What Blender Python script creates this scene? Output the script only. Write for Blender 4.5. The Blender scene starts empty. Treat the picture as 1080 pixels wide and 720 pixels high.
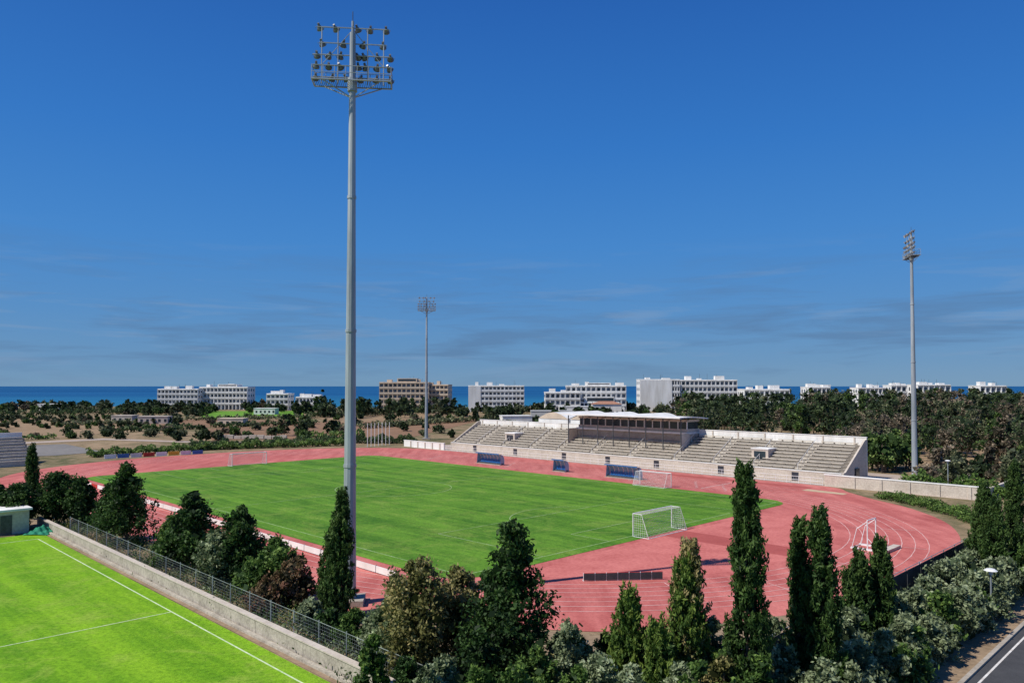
import bpy, bmesh, math
import numpy as np
from mathutils import Vector, Matrix
rng=np.random.default_rng(7)
CH=16.0; FP=800.0
sc=bpy.context.scene
# ---------------------------------------------------------------- frames
_a=math.atan2(.709,-.705); LX,LY=math.cos(_a),math.sin(_a); SX,SY=LY,-LX
OX,OY=-18.5,119.4            # centre of the main pitch
def W(l,s,z=0): return (OX+l*LX+s*SX, OY+l*LY+s*SY, z)
def G(x,y,z=0):              # survey coordinates -> ground metres
    u=CH/(y-407.0); return ((x-540)*u, FP*u, z)
def col(c): return (c[0],c[1],c[2],1)
# ---------------------------------------------------------------- materials
def newmat(name):
    m=bpy.data.materials.new(name); m.use_nodes=True; nt=m.node_tree
    b=nt.nodes['Principled BSDF']; return m,nt,b
def N(nt,t,**k):
    n=nt.nodes.new(t)
    for a,v in k.items(): setattr(n,a,v)
    return n
def noise(nt,vec,scale,detail=5,rough=.6,dist=0):
    n=N(nt,'ShaderNodeTexNoise'); n.inputs['Scale'].default_value=scale; n.inputs['Detail'].default_value=detail
    n.inputs['Roughness'].default_value=rough; n.inputs['Distortion'].default_value=dist
    nt.links.new(vec,n.inputs['Vector']); return n.outputs['Fac']
def ramp(nt,fac,stops):
    r=N(nt,'ShaderNodeValToRGB'); e=r.color_ramp.elements
    while len(e)<len(stops): e.new(.5)
    for i,(p,c) in enumerate(stops): e[i].position=p; e[i].color=col(c)
    nt.links.new(fac,r.inputs['Fac']); return r.outputs['Color']
def mix(nt,f,a,b,mode='MIX'):
    m=N(nt,'ShaderNodeMix',data_type='RGBA',blend_type=mode)
    if isinstance(f,(int,float)): m.inputs[0].default_value=f
    else: nt.links.new(f,m.inputs[0])
    for i,v in ((6,a),(7,b)):
        if isinstance(v,tuple): m.inputs[i].default_value=col(v)
        else: nt.links.new(v,m.inputs[i])
    return m.outputs[2]
def pos(nt): return N(nt,'ShaderNodeNewGeometry').outputs['Position']
def vscale(nt,v,s,rot=0):
    m=N(nt,'ShaderNodeMapping'); m.inputs['Scale'].default_value=s; m.inputs['Rotation'].default_value=(0,0,rot)
    nt.links.new(v,m.inputs['Vector']); return m.outputs[0]
def mat(name,c1,c2=None,sc1=1.0,rough=.8,spec=.3,metal=0,sc2=None,bump=0,streak=False):
    m,nt,b=newmat(name); b.inputs['Roughness'].default_value=rough; b.inputs['Specular IOR Level'].default_value=spec
    b.inputs['Metallic'].default_value=metal
    if c2 is None: c2=tuple(x*.8 for x in c1)
    p=pos(nt)
    if streak: p=vscale(nt,p,(1,1,.15))
    f=noise(nt,p,sc1,6,.65)
    c=ramp(nt,f,[(.36,c2),(.64,c1)])
    if sc2:
        f2=noise(nt,p,sc2,4,.6); c=mix(nt,.5,c,ramp(nt,f2,[(.36,c2),(.64,c1)]))
    nt.links.new(c,b.inputs['Base Color'])
    if bump:
        bp=N(nt,'ShaderNodeBump'); bp.inputs['Strength'].default_value=bump; bp.inputs['Distance'].default_value=.05
        nt.links.new(noise(nt,pos(nt),sc1*8,4),bp.inputs['Height']); nt.links.new(bp.outputs[0],b.inputs['Normal'])
    return m
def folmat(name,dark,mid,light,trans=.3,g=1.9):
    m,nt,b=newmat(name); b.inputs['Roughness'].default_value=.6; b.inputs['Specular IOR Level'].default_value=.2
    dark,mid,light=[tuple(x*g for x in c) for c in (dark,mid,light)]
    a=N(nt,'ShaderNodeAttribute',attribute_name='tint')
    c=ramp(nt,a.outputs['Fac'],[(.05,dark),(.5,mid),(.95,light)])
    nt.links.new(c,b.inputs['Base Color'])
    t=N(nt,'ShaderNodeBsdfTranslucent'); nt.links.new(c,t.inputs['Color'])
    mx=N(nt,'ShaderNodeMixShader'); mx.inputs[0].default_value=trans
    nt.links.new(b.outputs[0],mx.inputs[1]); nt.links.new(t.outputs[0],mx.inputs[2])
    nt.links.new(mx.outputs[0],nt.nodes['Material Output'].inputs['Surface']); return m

def grassmat(name,c_dark,c_mid,c_lite,period,amt,brown,bamt):
    m,nt,b=newmat(name); b.inputs['Roughness'].default_value=.85; b.inputs['Specular IOR Level'].default_value=.12
    p=pos(nt)
    mp=N(nt,'ShaderNodeMapping',vector_type='POINT'); mp.inputs['Rotation'].default_value=(0,0,-math.atan2(LY,LX)); nt.links.new(p,mp.inputs['Vector'])
    q=mp.outputs[0]      # x runs along the pitch, y across
    f=noise(nt,p,.06,7,.72,.8); c=ramp(nt,f,[(.41,c_dark),(.5,c_mid),(.60,c_lite)])
    f2=noise(nt,p,.55,8,.85,.5); c=mix(nt,.5,c,ramp(nt,f2,[(.40,c_dark),(.5,c_mid),(.60,c_lite)]))
    w=N(nt,'ShaderNodeTexWave',bands_direction='Y'); w.inputs['Scale'].default_value=.314/period; w.inputs['Distortion'].default_value=.8
    w.inputs['Detail'].default_value=3; w.inputs['Detail Scale'].default_value=.6; nt.links.new(q,w.inputs['Vector'])
    c=mix(nt,amt,c,ramp(nt,w.outputs['Fac'],[(.35,c_dark),(.65,c_lite)]))
    f4=noise(nt,vscale(nt,q,(.03,.5,1)),1.1,6,.65); c=mix(nt,.35,c,ramp(nt,f4,[(.42,c_dark),(.58,c_lite)]))
    f3=noise(nt,p,.16,8,.78,1.2); msk=ramp(nt,f3,[(.50,(0,0,0)),(.62,(1,1,1))])
    mm=N(nt,'ShaderNodeMath',operation='MULTIPLY'); nt.links.new(msk,mm.inputs[0]); mm.inputs[1].default_value=bamt
    c=mix(nt,mm.outputs[0],c,brown)
    f5=noise(nt,p,3.2,7,.85); c=mix(nt,.75,c,ramp(nt,f5,[(.38,(.45,.5,.4)),(.56,(1.15,1.12,1.1))]),'MULTIPLY')
    nt.links.new(c,b.inputs['Base Color'])
    bp=N(nt,'ShaderNodeBump'); bp.inputs['Strength'].default_value=.7; bp.inputs['Distance'].default_value=.08
    nt.links.new(noise(nt,p,7,5,.8),bp.inputs['Height']); nt.links.new(bp.outputs[0],b.inputs['Normal'])
    return m
M={}
M['pitch']=grassmat('main_pitch_grass',(.035,.115,.010),(.088,.225,.018),(.16,.32,.032),7.5,.22,(.21,.30,.055),.55)
M['pitch2']=grassmat('training_pitch_grass',(.085,.23,.008),(.16,.36,.012),(.25,.46,.020),6,.2,(.30,.42,.06),.55)
def trackmat():
    m,nt,b=newmat('tartan_track'); b.inputs['Roughness'].default_value=.85; b.inputs['Specular IOR Level'].default_value=.2
    p=pos(nt); f=noise(nt,p,.06,6,.65,.8); c=ramp(nt,f,[(.38,(.40,.092,.080)),(.5,(.52,.130,.112)),(.62,(.63,.20,.17))])
    f=noise(nt,p,.5,8,.85); c=mix(nt,.45,c,ramp(nt,f,[(.38,(.36,.08,.07)),(.62,(.68,.22,.19))]))
    mp=vscale(nt,p,(.35,.05,1),.78); f=noise(nt,mp,1.5,6,.65); c=mix(nt,.3,c,ramp(nt,f,[(.40,(.32,.07,.06)),(.62,(.72,.26,.22))]))
    f=noise(nt,p,5,6,.8); c=mix(nt,.45,c,ramp(nt,f,[(.36,(.5,.5,.5)),(.56,(1,1,1))]),'MULTIPLY')
    nt.links.new(c,b.inputs['Base Color']); return m
M['track']=trackmat()
M['track2']=mat('tartan_worn',(.62,.20,.17),(.42,.105,.09),.3,.85,.2,sc2=3)
M['track3']=mat('tartan_dark',(.42,.10,.085),(.32,.07,.06),.5,.85,.2,sc2=5)
M['line']=mat('painted_line',(.78,.76,.72),(.5,.45,.4),1.5,.7)
M['gline']=mat('chalk_line',(.46,.55,.32),(.15,.28,.05),.8,.9,sc2=5)
M['gline2']=mat('training_line',(.70,.76,.55),(.35,.5,.2),1.2,.9,sc2=6)
M['lane']=mat('lane_line',(.74,.50,.46),(.58,.28,.24),.8,.7)
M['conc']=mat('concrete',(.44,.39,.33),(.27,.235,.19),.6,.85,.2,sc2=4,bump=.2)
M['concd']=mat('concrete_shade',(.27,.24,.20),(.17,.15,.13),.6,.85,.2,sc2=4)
M['bench']=mat('bench_concrete',(.62,.56,.47),(.40,.36,.30),.7,.8,.2,sc2=3)
M['stone']=mat('pale_wall',(.60,.53,.45),(.42,.36,.30),.5,.85,.2,sc2=4)
M['wallc']=mat('old_concrete_wall',(.52,.47,.39),(.25,.22,.18),.7,.9,.2,sc2=5,bump=.3)
M['white']=mat('white_render',(.82,.81,.78),(.64,.62,.58),.35,.7,.3,streak=True)
M['whitem']=mat('white_painted_metal',(.8,.8,.8),(.66,.66,.64),2,.45,.5)
M['galv']=mat('galvanised_steel',(.42,.46,.48),(.26,.29,.31),.9,.5,.5,.3,streak=True)
M['steeld']=mat('dark_steel',(.10,.11,.12),(.06,.065,.07),3,.5,.4,.3)
M['lamp']=mat('floodlight_housing',(.22,.23,.25),(.10,.11,.12),3,.4,.5,.5)
M['glass']=mat('dark_glass',(.035,.05,.065),(.02,.03,.04),.6,.15,.6)
M['lens']=mat('floodlight_lens',(.6,.62,.64),(.4,.42,.44),4,.1,.8)
M['net']=mat('goal_net',(.75,.75,.75),(.6,.6,.6),5,.8)
M['blue']=mat('blue_seat_plastic',(.03,.16,.42),(.02,.11,.32),3,.4,.5)
M['pblue']=mat('polycarbonate',(.30,.48,.60),(.2,.36,.48),2,.2,.6)
M['screen']=mat('shade_netting',(.075,.08,.085),(.04,.045,.05),2,.8,.1,sc2=12)
M['asph']=mat('asphalt',(.075,.075,.078),(.045,.045,.048),.8,.85,.2,sc2=12)
M['apark']=mat('dusty_asphalt',(.24,.22,.20),(.15,.14,.13),.05,.85,.2,sc2=.6)
M['paving']=mat('paving',(.46,.37,.30),(.34,.27,.22),.5,.85,.2,sc2=5)
M['dirt']=mat('dry_earth',(.36,.26,.17),(.19,.135,.085),.25,.95,.1,sc2=2.5,bump=.5)
M['bark']=mat('bark',(.20,.15,.11),(.09,.07,.05),4,.9,.1)
def field(name,c1,c2,rot,per):
    m,nt,b=newmat(name); b.inputs['Roughness'].default_value=.95; b.inputs['Specular IOR Level'].default_value=.1
    p=pos(nt); c=ramp(nt,noise(nt,p,.03,8,.75,.6),[(.40,c2),(.60,c1)])
    c=mix(nt,.5,c,ramp(nt,noise(nt,p,.4,6,.8),[(.4,tuple(x*.7 for x in c2)),(.6,c1)]))
    w=N(nt,'ShaderNodeTexWave',bands_direction='Y'); w.inputs['Scale'].default_value=.314/per; w.inputs['Distortion'].default_value=1.5; w.inputs['Detail'].default_value=3
    nt.links.new(vscale(nt,p,(1,1,1),rot),w.inputs['Vector'])
    c=mix(nt,.4,c,ramp(nt,w.outputs['Fac'],[(.3,tuple(x*.6 for x in c2)),(.7,c1)]))
    nt.links.new(c,b.inputs['Base Color']); return m
M['wood']=field('brown_field',(.33,.195,.12),(.19,.115,.07),.1,6)
M['tan']=field('stubble_field',(.37,.255,.155),(.24,.165,.095),-.15,7)
M['sand']=mat('sand',(.55,.42,.28),(.42,.31,.2),.3,.95,.1)
M['lawn']=mat('lawn',(.16,.33,.04),(.09,.2,.02),.1,.9,.1)
M['roof']=mat('terracotta',(.40,.20,.13),(.3,.15,.1),1,.8)
M['beige']=mat('beige_render',(.66,.53,.40),(.52,.42,.32),.3,.8)
M['grey']=mat('grey_render',(.5,.5,.48),(.4,.4,.39),.3,.8)
M['wglass']=mat('grey_window',(.16,.19,.22),(.10,.12,.15),.5,.3,.5)  # greyer window tone than the dark glass, picked at random per bay
M['red']=mat('red_paint',(.5,.04,.03),None,2,.5)
M['gnet']=mat('green_netting',(.02,.25,.14),(.01,.14,.08),6,.8)
M['yellow']=mat('yellow_paint',(.7,.5,.05),None,2,.5)
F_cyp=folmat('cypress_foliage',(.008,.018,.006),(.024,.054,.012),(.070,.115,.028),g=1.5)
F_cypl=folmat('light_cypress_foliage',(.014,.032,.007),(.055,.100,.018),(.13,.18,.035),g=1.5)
F_dark=folmat('dark_foliage',(.008,.018,.006),(.024,.054,.013),(.070,.12,.03),g=1.6)
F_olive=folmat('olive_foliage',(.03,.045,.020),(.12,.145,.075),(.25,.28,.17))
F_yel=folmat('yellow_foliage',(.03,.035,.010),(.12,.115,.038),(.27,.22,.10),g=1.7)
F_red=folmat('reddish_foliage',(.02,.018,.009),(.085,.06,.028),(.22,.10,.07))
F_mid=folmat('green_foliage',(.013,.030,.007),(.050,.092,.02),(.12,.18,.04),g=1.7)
F_fpine=folmat('belt_pine_foliage',(.012,.021,.009),(.036,.058,.022),(.09,.12,.045),g=1.7)  # belt pine and green tones lightened to stand for distance haze
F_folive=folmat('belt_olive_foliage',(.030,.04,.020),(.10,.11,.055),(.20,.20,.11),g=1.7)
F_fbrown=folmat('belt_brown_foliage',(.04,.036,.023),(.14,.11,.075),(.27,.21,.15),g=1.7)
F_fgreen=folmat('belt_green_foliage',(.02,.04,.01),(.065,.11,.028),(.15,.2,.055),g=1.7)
# ---------------------------------------------------------------- mesh builder
class MB:
    def __init__(s): s.v=[];s.f=[];s.m=[];s.mats=[]
    def mi(s,k):
        if k not in s.mats: s.mats.append(k)
        return s.mats.index(k)
    def add(s,vs,fs,k):
        o=len(s.v); s.v+= [tuple(v) for v in vs]; i=s.mi(k)
        for f in fs: s.f.append([o+a for a in f]); s.m.append(i)
    def box(s,x0,x1,y0,y1,z0,z1,k,T=None):
        vs=[(x,y,z) for z in (z0,z1) for y in (y0,y1) for x in (x0,x1)]
        if T: vs=[T(*v) for v in vs]
        s.add(vs,[(0,2,3,1),(4,5,7,6),(0,1,5,4),(2,6,7,3),(0,4,6,2),(1,3,7,5)],k)
    def beam(s,a,b,r,k,r2=None,n=6,cap=True):
        a=Vector(a);b=Vector(b); d=(b-a).normalized(); r2=r if r2 is None else r2
        u=d.cross(Vector((0,0,1)) if abs(d.z)<.95 else Vector((1,0,0))).normalized(); w=d.cross(u)
        vs=[];
        for p,rr in ((a,r),(b,r2)):
            for i in range(n):
                t=2*math.pi*i/n+math.pi/n; vs.append(p+u*math.cos(t)*rr+w*math.sin(t)*rr)
        fs=[(i,(i+1)%n,n+(i+1)%n,n+i) for i in range(n)]
        if cap: fs+=[tuple(range(n-1,-1,-1)),tuple(range(n,2*n))]
        s.add(vs,fs,k)
    def quad(s,p,k): s.add(p,[tuple(range(len(p)))],k)
    def obj(s,name,smooth=False,fix=True):
        me=bpy.data.meshes.new(name); me.from_pydata(s.v,[],s.f)
        for k in s.mats: me.materials.append(M[k] if isinstance(k,str) else k)
        me.polygons.foreach_set('material_index',s.m)
        if fix:
            bm=bmesh.new(); bm.from_mesh(me); bmesh.ops.recalc_face_normals(bm,faces=bm.faces); bm.to_mesh(me); bm.free()
        o=bpy.data.objects.new(name,me); sc.collection.objects.link(o)
        return o
def TL(l,s,z): return W(l,s,z)
def sheet(name,pts,z,k):
    bm=bmesh.new(); vs=[bm.verts.new((p[0],p[1],z)) for p in pts]; f=bm.faces.new(vs)
    bm.normal_update()
    if f.normal.z<0: f.normal_flip()
    bmesh.ops.triangulate(bm,faces=bm.faces)
    me=bpy.data.meshes.new(name); bm.to_mesh(me); bm.free(); me.materials.append(M[k])
    o=bpy.data.objects.new(name,me); sc.collection.objects.link(o); return o
def ribbon(mb,pts,w,z,k,closed=False):
    n=len(pts); P=[Vector(p[:2]) for p in pts]; L=[];R=[]
    for i in range(n):
        a=P[(i-1)%n] if (closed or i>0) else P[i]; b=P[(i+1)%n] if (closed or i<n-1) else P[i]
        d=(b-a).normalized(); q=Vector((-d.y,d.x))*w/2
        L.append(P[i]+q); R.append(P[i]-q)
    vs=[(p.x,p.y,z) for p in L+R]; m=n if closed else n-1
    mb.add(vs,[(i,n+i,n+(i+1)%n,(i+1)%n) for i in range(m)],k)
def spline(pts,sub=8):
    n=len(pts); out=[]
    for i in range(n):
        p0,p1,p2,p3=[np.array(pts[(i+j)%n],float) for j in(-1,0,1,2)]
        for t in np.linspace(0,1,sub,endpoint=False):
            out.append(tuple(.5*((2*p1)+(p2-p0)*t+(2*p0-5*p1+4*p2-p3)*t*t+(3*p1-p0-3*p2+p3)*t**3)))
    return out
# ---------------------------------------------------------------- ground and sea
def ground():
    xs=np.concatenate([np.linspace(-1500,-200,14),np.linspace(-160,300,24),np.linspace(340,2600,24)])
    ys=np.concatenate([[-300,-100],np.linspace(0,600,40),[630,650,700,900,1500]])
    V=[];F=[]
    for y in ys:
        for x in xs:
            coast=600+max(0,x-250)*.9+25*math.sin(x*.013)
            z=0 if y<coast else -min(7,(y-coast)*.12)
            V.append((x,y,z-0.02))
    nx=len(xs)
    for j in range(len(ys)-1):
        for i in range(nx-1):
            a=j*nx+i; F.append((a,a+1,a+1+nx,a+nx))
    me=bpy.data.meshes.new('ground'); me.from_pydata(V,[],F)
    m,nt,b=newmat('dry_ground'); b.inputs['Roughness'].default_value=.95; b.inputs['Specular IOR Level'].default_value=.1
    p=pos(nt); f=noise(nt,p,.014,8,.7,1); c=ramp(nt,f,[(.40,(.085,.095,.04)),(.47,(.19,.155,.085)),(.55,(.30,.205,.125)),(.64,(.40,.29,.18))])
    f=noise(nt,p,.16,8,.8,.8); c=mix(nt,.5,c,ramp(nt,f,[(.42,(.055,.075,.025)),(.49,(.20,.15,.085)),(.6,(.38,.27,.17))]))
    nt.links.new(c,b.inputs['Base Color'])
    bp=N(nt,'ShaderNodeBump'); bp.inputs['Strength'].default_value=.6; bp.inputs['Distance'].default_value=.15
    nt.links.new(noise(nt,p,2.5,6,.7),bp.inputs['Height']); nt.links.new(bp.outputs[0],b.inputs['Normal'])
    me.materials.append(m); o=bpy.data.objects.new('ground',me); sc.collection.objects.link(o)
    m,nt,b=newmat('sea_water'); b.inputs['Roughness'].default_value=.6; b.inputs['Specular IOR Level'].default_value=.08
    p=pos(nt); f=noise(nt,vscale(nt,p,(.0006,.004,1)),1.5,6,.6); c=ramp(nt,f,[(.38,(.004,.055,.16)),(.62,(.014,.105,.25))])
    sxy=N(nt,'ShaderNodeSeparateXYZ'); nt.links.new(p,sxy.inputs[0])
    mr=N(nt,'ShaderNodeMapRange'); mr.inputs[1].default_value=700; mr.inputs[2].default_value=1600; nt.links.new(sxy.outputs['Y'],mr.inputs[0])
    c=mix(nt,mr.outputs[0],(.02,.15,.27),c)
    nt.links.new(c,b.inputs['Base Color'])
    me=bpy.data.meshes.new('sea'); me.from_pydata([(-60000,500,-3),(60000,500,-3),(60000,60000,-3),(-60000,60000,-3)],[],[(0,1,2,3)])
    me.materials.append(m); o=bpy.data.objects.new('sea',me); sc.collection.objects.link(o)
ground()
# ---------------------------------------------------------------- running track
red=[(38,-43),(0,-42.5),(-45,-41.5),(-55,-39),(-61,-35.5),(-67,-31),(-72,-22.5),(-75.4,-12.8),(-76.5,1),(-75.4,13),(-73,22),(-69,30),(-63,37),(-57,41.5),(-52,46),(-47,50.2),(-30,50.4),(0,50.4),(30,50.4),(50,50.3),(60,48),(70,40),(78,25),(81,5),(79,-16),(70,-33),(56,-42)]
sheet('running_track',[W(*p) for p in spline(red,6)],.01,'track')
def oval(r,c1=-34,c2=36,n=40):
    P=[]
    for i in range(n+1):
        t=math.pi/2+math.pi*i/n; P.append(W(c1+r*math.cos(t),r*math.sin(t)))
    for i in range(n+1):
        t=-math.pi/2+math.pi*i/n; P.append(W(c2+r*math.cos(t),r*math.sin(t)))
    return P
mb=MB()
for i in range(7): ribbon(mb,oval(33.6+i*1.22),.08,.022,'lane',True)
for i in range(1,3): ribbon(mb,[W(-46,40.92+i*1.22),W(52,40.92+i*1.22)],.08,.022,'lane')
for l in (-38,-33,-20,10,34): 
    for i in range(6): ribbon(mb,[W(l+i*.8,34+i*1.22),W(l+i*.8,34.8+i*1.22)],.12,.026,'line')
ribbon(mb,[W(-34,34),W(-34,43)],.12,.024,'line')
for a in (150,165,182,200,213):
    t=math.radians(a); ribbon(mb,[W(-34+33.8*math.cos(t),33.8*math.sin(t)),W(-34+40.7*math.cos(t),40.7*math.sin(t))],.10,.026,'lane')
mb.obj('track_lane_markings',fix=False)
sheet('high_jump_apron',[W(*p) for p in spline([(-52,-22),(-52,14),(-58,20),(-64,12),(-66,0),(-64,-12),(-58,-20)],5)],.014,'track2')
sheet('javelin_runway',[W(*p) for p in [(-51,-2),(-51,2),(-66.5,2),(-66.5,-2)]],.018,'track3')
sheet('long_jump_runway',[W(*p) for p in [(-46,45.6),(-6,45.6),(-6,47.4),(-46,47.4)]],.018,'track3')
sheet('sand_pit',[W(*p) for p in [(-46.1,45.1),(-52.5,44.3),(-52.5,42.6),(-46.1,43.0)]],.02,'sand')
# main pitch
R=4; P=[]
for cx,cy,a0 in ((-46.5,-26.6,180),(46.5,-26.6,270),(46.5,26.6,0),(-46.5,26.6,90)):
    for i in range(7):
        t=math.radians(a0+i*15); P.append(W(cx+R*math.cos(t),cy+(R)*math.sin(t)))
sheet('football_pitch',P,.03,'pitch')
mb=MB()
def rect(l0,l1,s0,s1,w=.10,z=.036,k='gline',sides='abcd'):
    if 'a' in sides: ribbon(mb,[W(l0,s0),W(l1,s0)],w,z,k)
    if 'b' in sides: ribbon(mb,[W(l0,s1),W(l1,s1)],w,z,k)
    if 'c' in sides: ribbon(mb,[W(l0,s0),W(l0,s1)],w,z+.004,k)
    if 'd' in sides: ribbon(mb,[W(l1,s0),W(l1,s1)],w,z+.004,k)
rect(-49,49,-28.5,28.5); ribbon(mb,[W(0,-28.5),W(0,28.5)],.10,.044,'gline')
for sg in (-1,1):
    rect(sg*49,sg*33.5,-18.5,18.5,sides='abd',z=.05); rect(sg*49,sg*43.8,-8.5,8.5,sides='abd',z=.05)
    ribbon(mb,[W(sg*(38.6-9*math.cos(t)),9*math.sin(t)) for t in np.linspace(-.95,.95,14)],.10,.058,'gline')
ribbon(mb,[W(9*math.cos(t),9*math.sin(t)) for t in np.linspace(0,2*math.pi,40,endpoint=False)],.10,.058,'gline',True)
mb.obj('pitch_markings',fix=False)
# training pitch
sheet('training_pitch',[W(*p) for p in [(-2.5,-48.8),(-110,-48.8),(-110,-120),(-2.5,-120)]],.012,'pitch2')
mb=MB()
ribbon(mb,[W(-6,-49.9),W(-100,-49.9)],.11,.018,'gline2'); ribbon(mb,[W(-42.2,-49.9),W(-42.2,-110)],.10,.022,'gline2'); ribbon(mb,[W(-6,-49.9),W(-6,-110)],.10,.022,'gline2')
ribbon(mb,[W(-42.2+9*math.cos(t),-80+9*math.sin(t)) for t in np.linspace(0,2*math.pi,40,endpoint=False)],.10,.026,'gline2',True)
mb.obj('training_pitch_markings',fix=False)
# verges
sheet('dirt_verge',[W(*p) for p in [(8,-48.7),(8,-43.2),(-45,-41.8),(-56,-39.2),(-68,-31.5),(-76.6,-12),(-78,8),(-86,8),(-86,-60),(-110,-60),(-110,-48.7)]],.004,'dirt')
sheet('stand_forecourt',[W(*p) for p in [(-70,50.3),(-70,51.5),(-60,75),(62,75),(62,50.3)]],.002,'paving')
# ---------------------------------------------------------------- grandstand
def grandstand():
    mb=MB(); l0,l1=-48,50; n=9; s0=54.6; dd=1.02; z0=1.35; dz=.50
    prof=[]
    for i in range(n):
        s=s0+i*dd; prof+= [(s,z0+i*dz),(s,z0+(i+1)*dz)]
    prof+=[(64,z0+n*dz)]
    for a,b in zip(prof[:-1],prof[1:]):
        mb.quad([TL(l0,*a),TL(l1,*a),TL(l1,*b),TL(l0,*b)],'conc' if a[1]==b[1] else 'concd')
    for l in (l0,l1):
        poly=[(54,0),(54,z0+.5)]+[(s0+.2,z0+.6),(63.2,z0+n*dz+.9),(64,z0+n*dz+1.0),(64,0)]
        A=[TL(l-.15,*p) for p in poly];B=[TL(l+.15,*p) for p in poly]; m=len(poly)
        mb.add(A+B,[tuple(range(m)),tuple(range(2*m-1,m-1,-1))]+[(i,(i+1)%m,m+(i+1)%m,m+i) for i in range(m)],'stone')
    mb.box(-48.4,-48.16,58.5,60,0,2.3,'glass',TL)  # dark sheet painted on for the shade of the end-wall opening
    mb.box(l0+.2,l1-.2,54,54.4,0,z0+.35,'stone',TL)
    mb.box(l0+.2,l1-.2,54.4,s0,0,z0,'conc',TL)
    mb.box(l0+.2,l1-.2,53.95,54.45,z0+.352,z0+.45,'white',TL)
    for l in (-40,-26,-12,0,12,27,41): mb.box(l-.6,l+.6,53.96,53.999,.05,1.45,'glass',TL)
    aisles=[-40,-32,-24,-15.5,-5,5,14.5,23,32,41]
    ed=[l0+.4]+aisles+[l1-.4]
    for i in range(n):
        s=s0+i*dd; z=z0+(i+1)*dz
        for a,b in zip(ed[:-1],ed[1:]):
            mb.box(a+.65,b-.65,s+.30,s+.72,z+.22,z+.36,'bench',TL)
            k=a+.9
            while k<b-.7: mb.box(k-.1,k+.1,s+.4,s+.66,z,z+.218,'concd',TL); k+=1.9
    for a in aisles:
        for i in range(n-1):
            s=s0+i*dd; z=z0+(i+1)*dz
            mb.box(a-.6,a+.6,s+.62,s+dd,z+.002,z+dz*.5,'bench',TL)
        mb.beam(TL(a,s0+.4,z0+1.4),TL(a,s0+(n-1)*dd,z0+n*dz+.9),.03,'whitem')
        for i in range(0,n,2): mb.beam(TL(a,s0+i*dd+.4,z0+(i+1)*dz),TL(a,s0+i*dd+.4,z0+(i+1)*dz+1.0),.03,'whitem')
    for l in (-32,32):
        mb.box(l-1.6,l+1.6,57.2,60.4,2.2,4.6,'stone',TL); mb.box(l-1.1,l+1.1,57.15,57.198,2.6,4.3,'glass',TL)  # dark panel stands in for the shade inside the entrance opening
        mb.box(l-1.7,l+1.7,57.1,60.5,4.602,4.8,'white',TL)
    for a,b in ((l0-.1,-15.5),(14,l1+.1)):
        mb.box(a,b,64,64.35,0,7.15,'white',TL); mb.box(a-.05,b+.05,63.93,64.42,7.152,7.27,'white',TL)
        k=a+2
        while k<b-1:
            mb.box(k-.12,k+.12,63.88,63.998,5.86,7.1,'stone',TL); k+=5.5
    a,b=-15.3,13.8
    mb.box(a,b,60.6,65.5,0,6.4,'conc',TL)
    mb.box(a+.2,b-.2,60.0,65.3,6.402,6.75,'white',TL)
    mb.box(a+.5,b-.5,60.5,65.2,6.752,7.4,'stone',TL)
    mb.box(a+.7,b-.7,60.7,65.0,7.402,8.8,'glass',TL)
    k=a+.5
    while k<b: mb.box(k-.08,k+.08,60.5,60.698,7.402,8.8,'whitem',TL); k+=2.05
    mb.box(a+.5,b-.5,60.5,65.2,8.802,9.25,'stone',TL)
    m=8; top=[];bot=[]
    for i in range(m+1):
        t=i/m; s=56.0+t*10.5; z=9.3+.22*math.sin(t*math.pi)+.35*(1-t)
        top.append((s,z+.22)); bot.append((s,z))
    poly=top+bot[::-1]; q=len(poly)
    A=[TL(a-.8,*p) for p in poly];B=[TL(b+.8,*p) for p in poly]
    mb.add(A+B,[tuple(range(q)),tuple(range(2*q-1,q-1,-1))]+[(i,(i+1)%q,q+(i+1)%q,q+i) for i in range(q)],'white')
    for k in np.linspace(a,b,8):
        mb.beam(TL(k,57.6,3.4),TL(k,57.6,9.5),.12,'steeld',n=8)
        mb.beam(TL(k,57.6,8.6),TL(k,60.5,9.3),.07,'steeld')
    for l in (a,b): mb.box(l-.12,l+.12,57.7,60.55,1.5,6.6,'stone',TL)
    return mb.obj('grandstand')
grandstand()
mb=MB()
for l in np.arange(-46,50,2.0): mb.beam(W(l,50.9,0),W(l,50.9,1.15),.04,'whitem')
for z in (.15,.6,1.15): mb.beam(W(-46,50.9,z),W(49,50.9,z),.035,'whitem')
for l in np.arange(-46,49,.4): mb.beam(W(l,50.9,.15),W(l,50.9,1.15),.012,'whitem',n=4,cap=False)
mb.obj('white_railing')
mb=MB(); mb.box(-69,-46.4,50.7,51.1,0,1.75,'stone',TL); mb.box(-69.1,-46.3,50.64,51.16,1.752,1.9,'white',TL)
for l in np.arange(-67,-47,4): mb.box(l-.2,l+.2,50.55,50.698,0,1.7,'stone',TL)
mb.box(-69.05,-68.6,51.17,75,0,1.6,'stone',TL)
mb.obj('boundary_wall')
mb=MB(); mb.box(49.5,66,51.2,51.6,0,1.6,'white',TL); mb.box(49.4,66.1,51.15,51.65,1.602,1.72,'white',TL)
for l in np.arange(51,66,3): mb.box(l-.15,l+.15,51.05,51.198,0,1.6,'stone',TL)
mb.obj('boundary_wall')
mb=MB()
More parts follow.
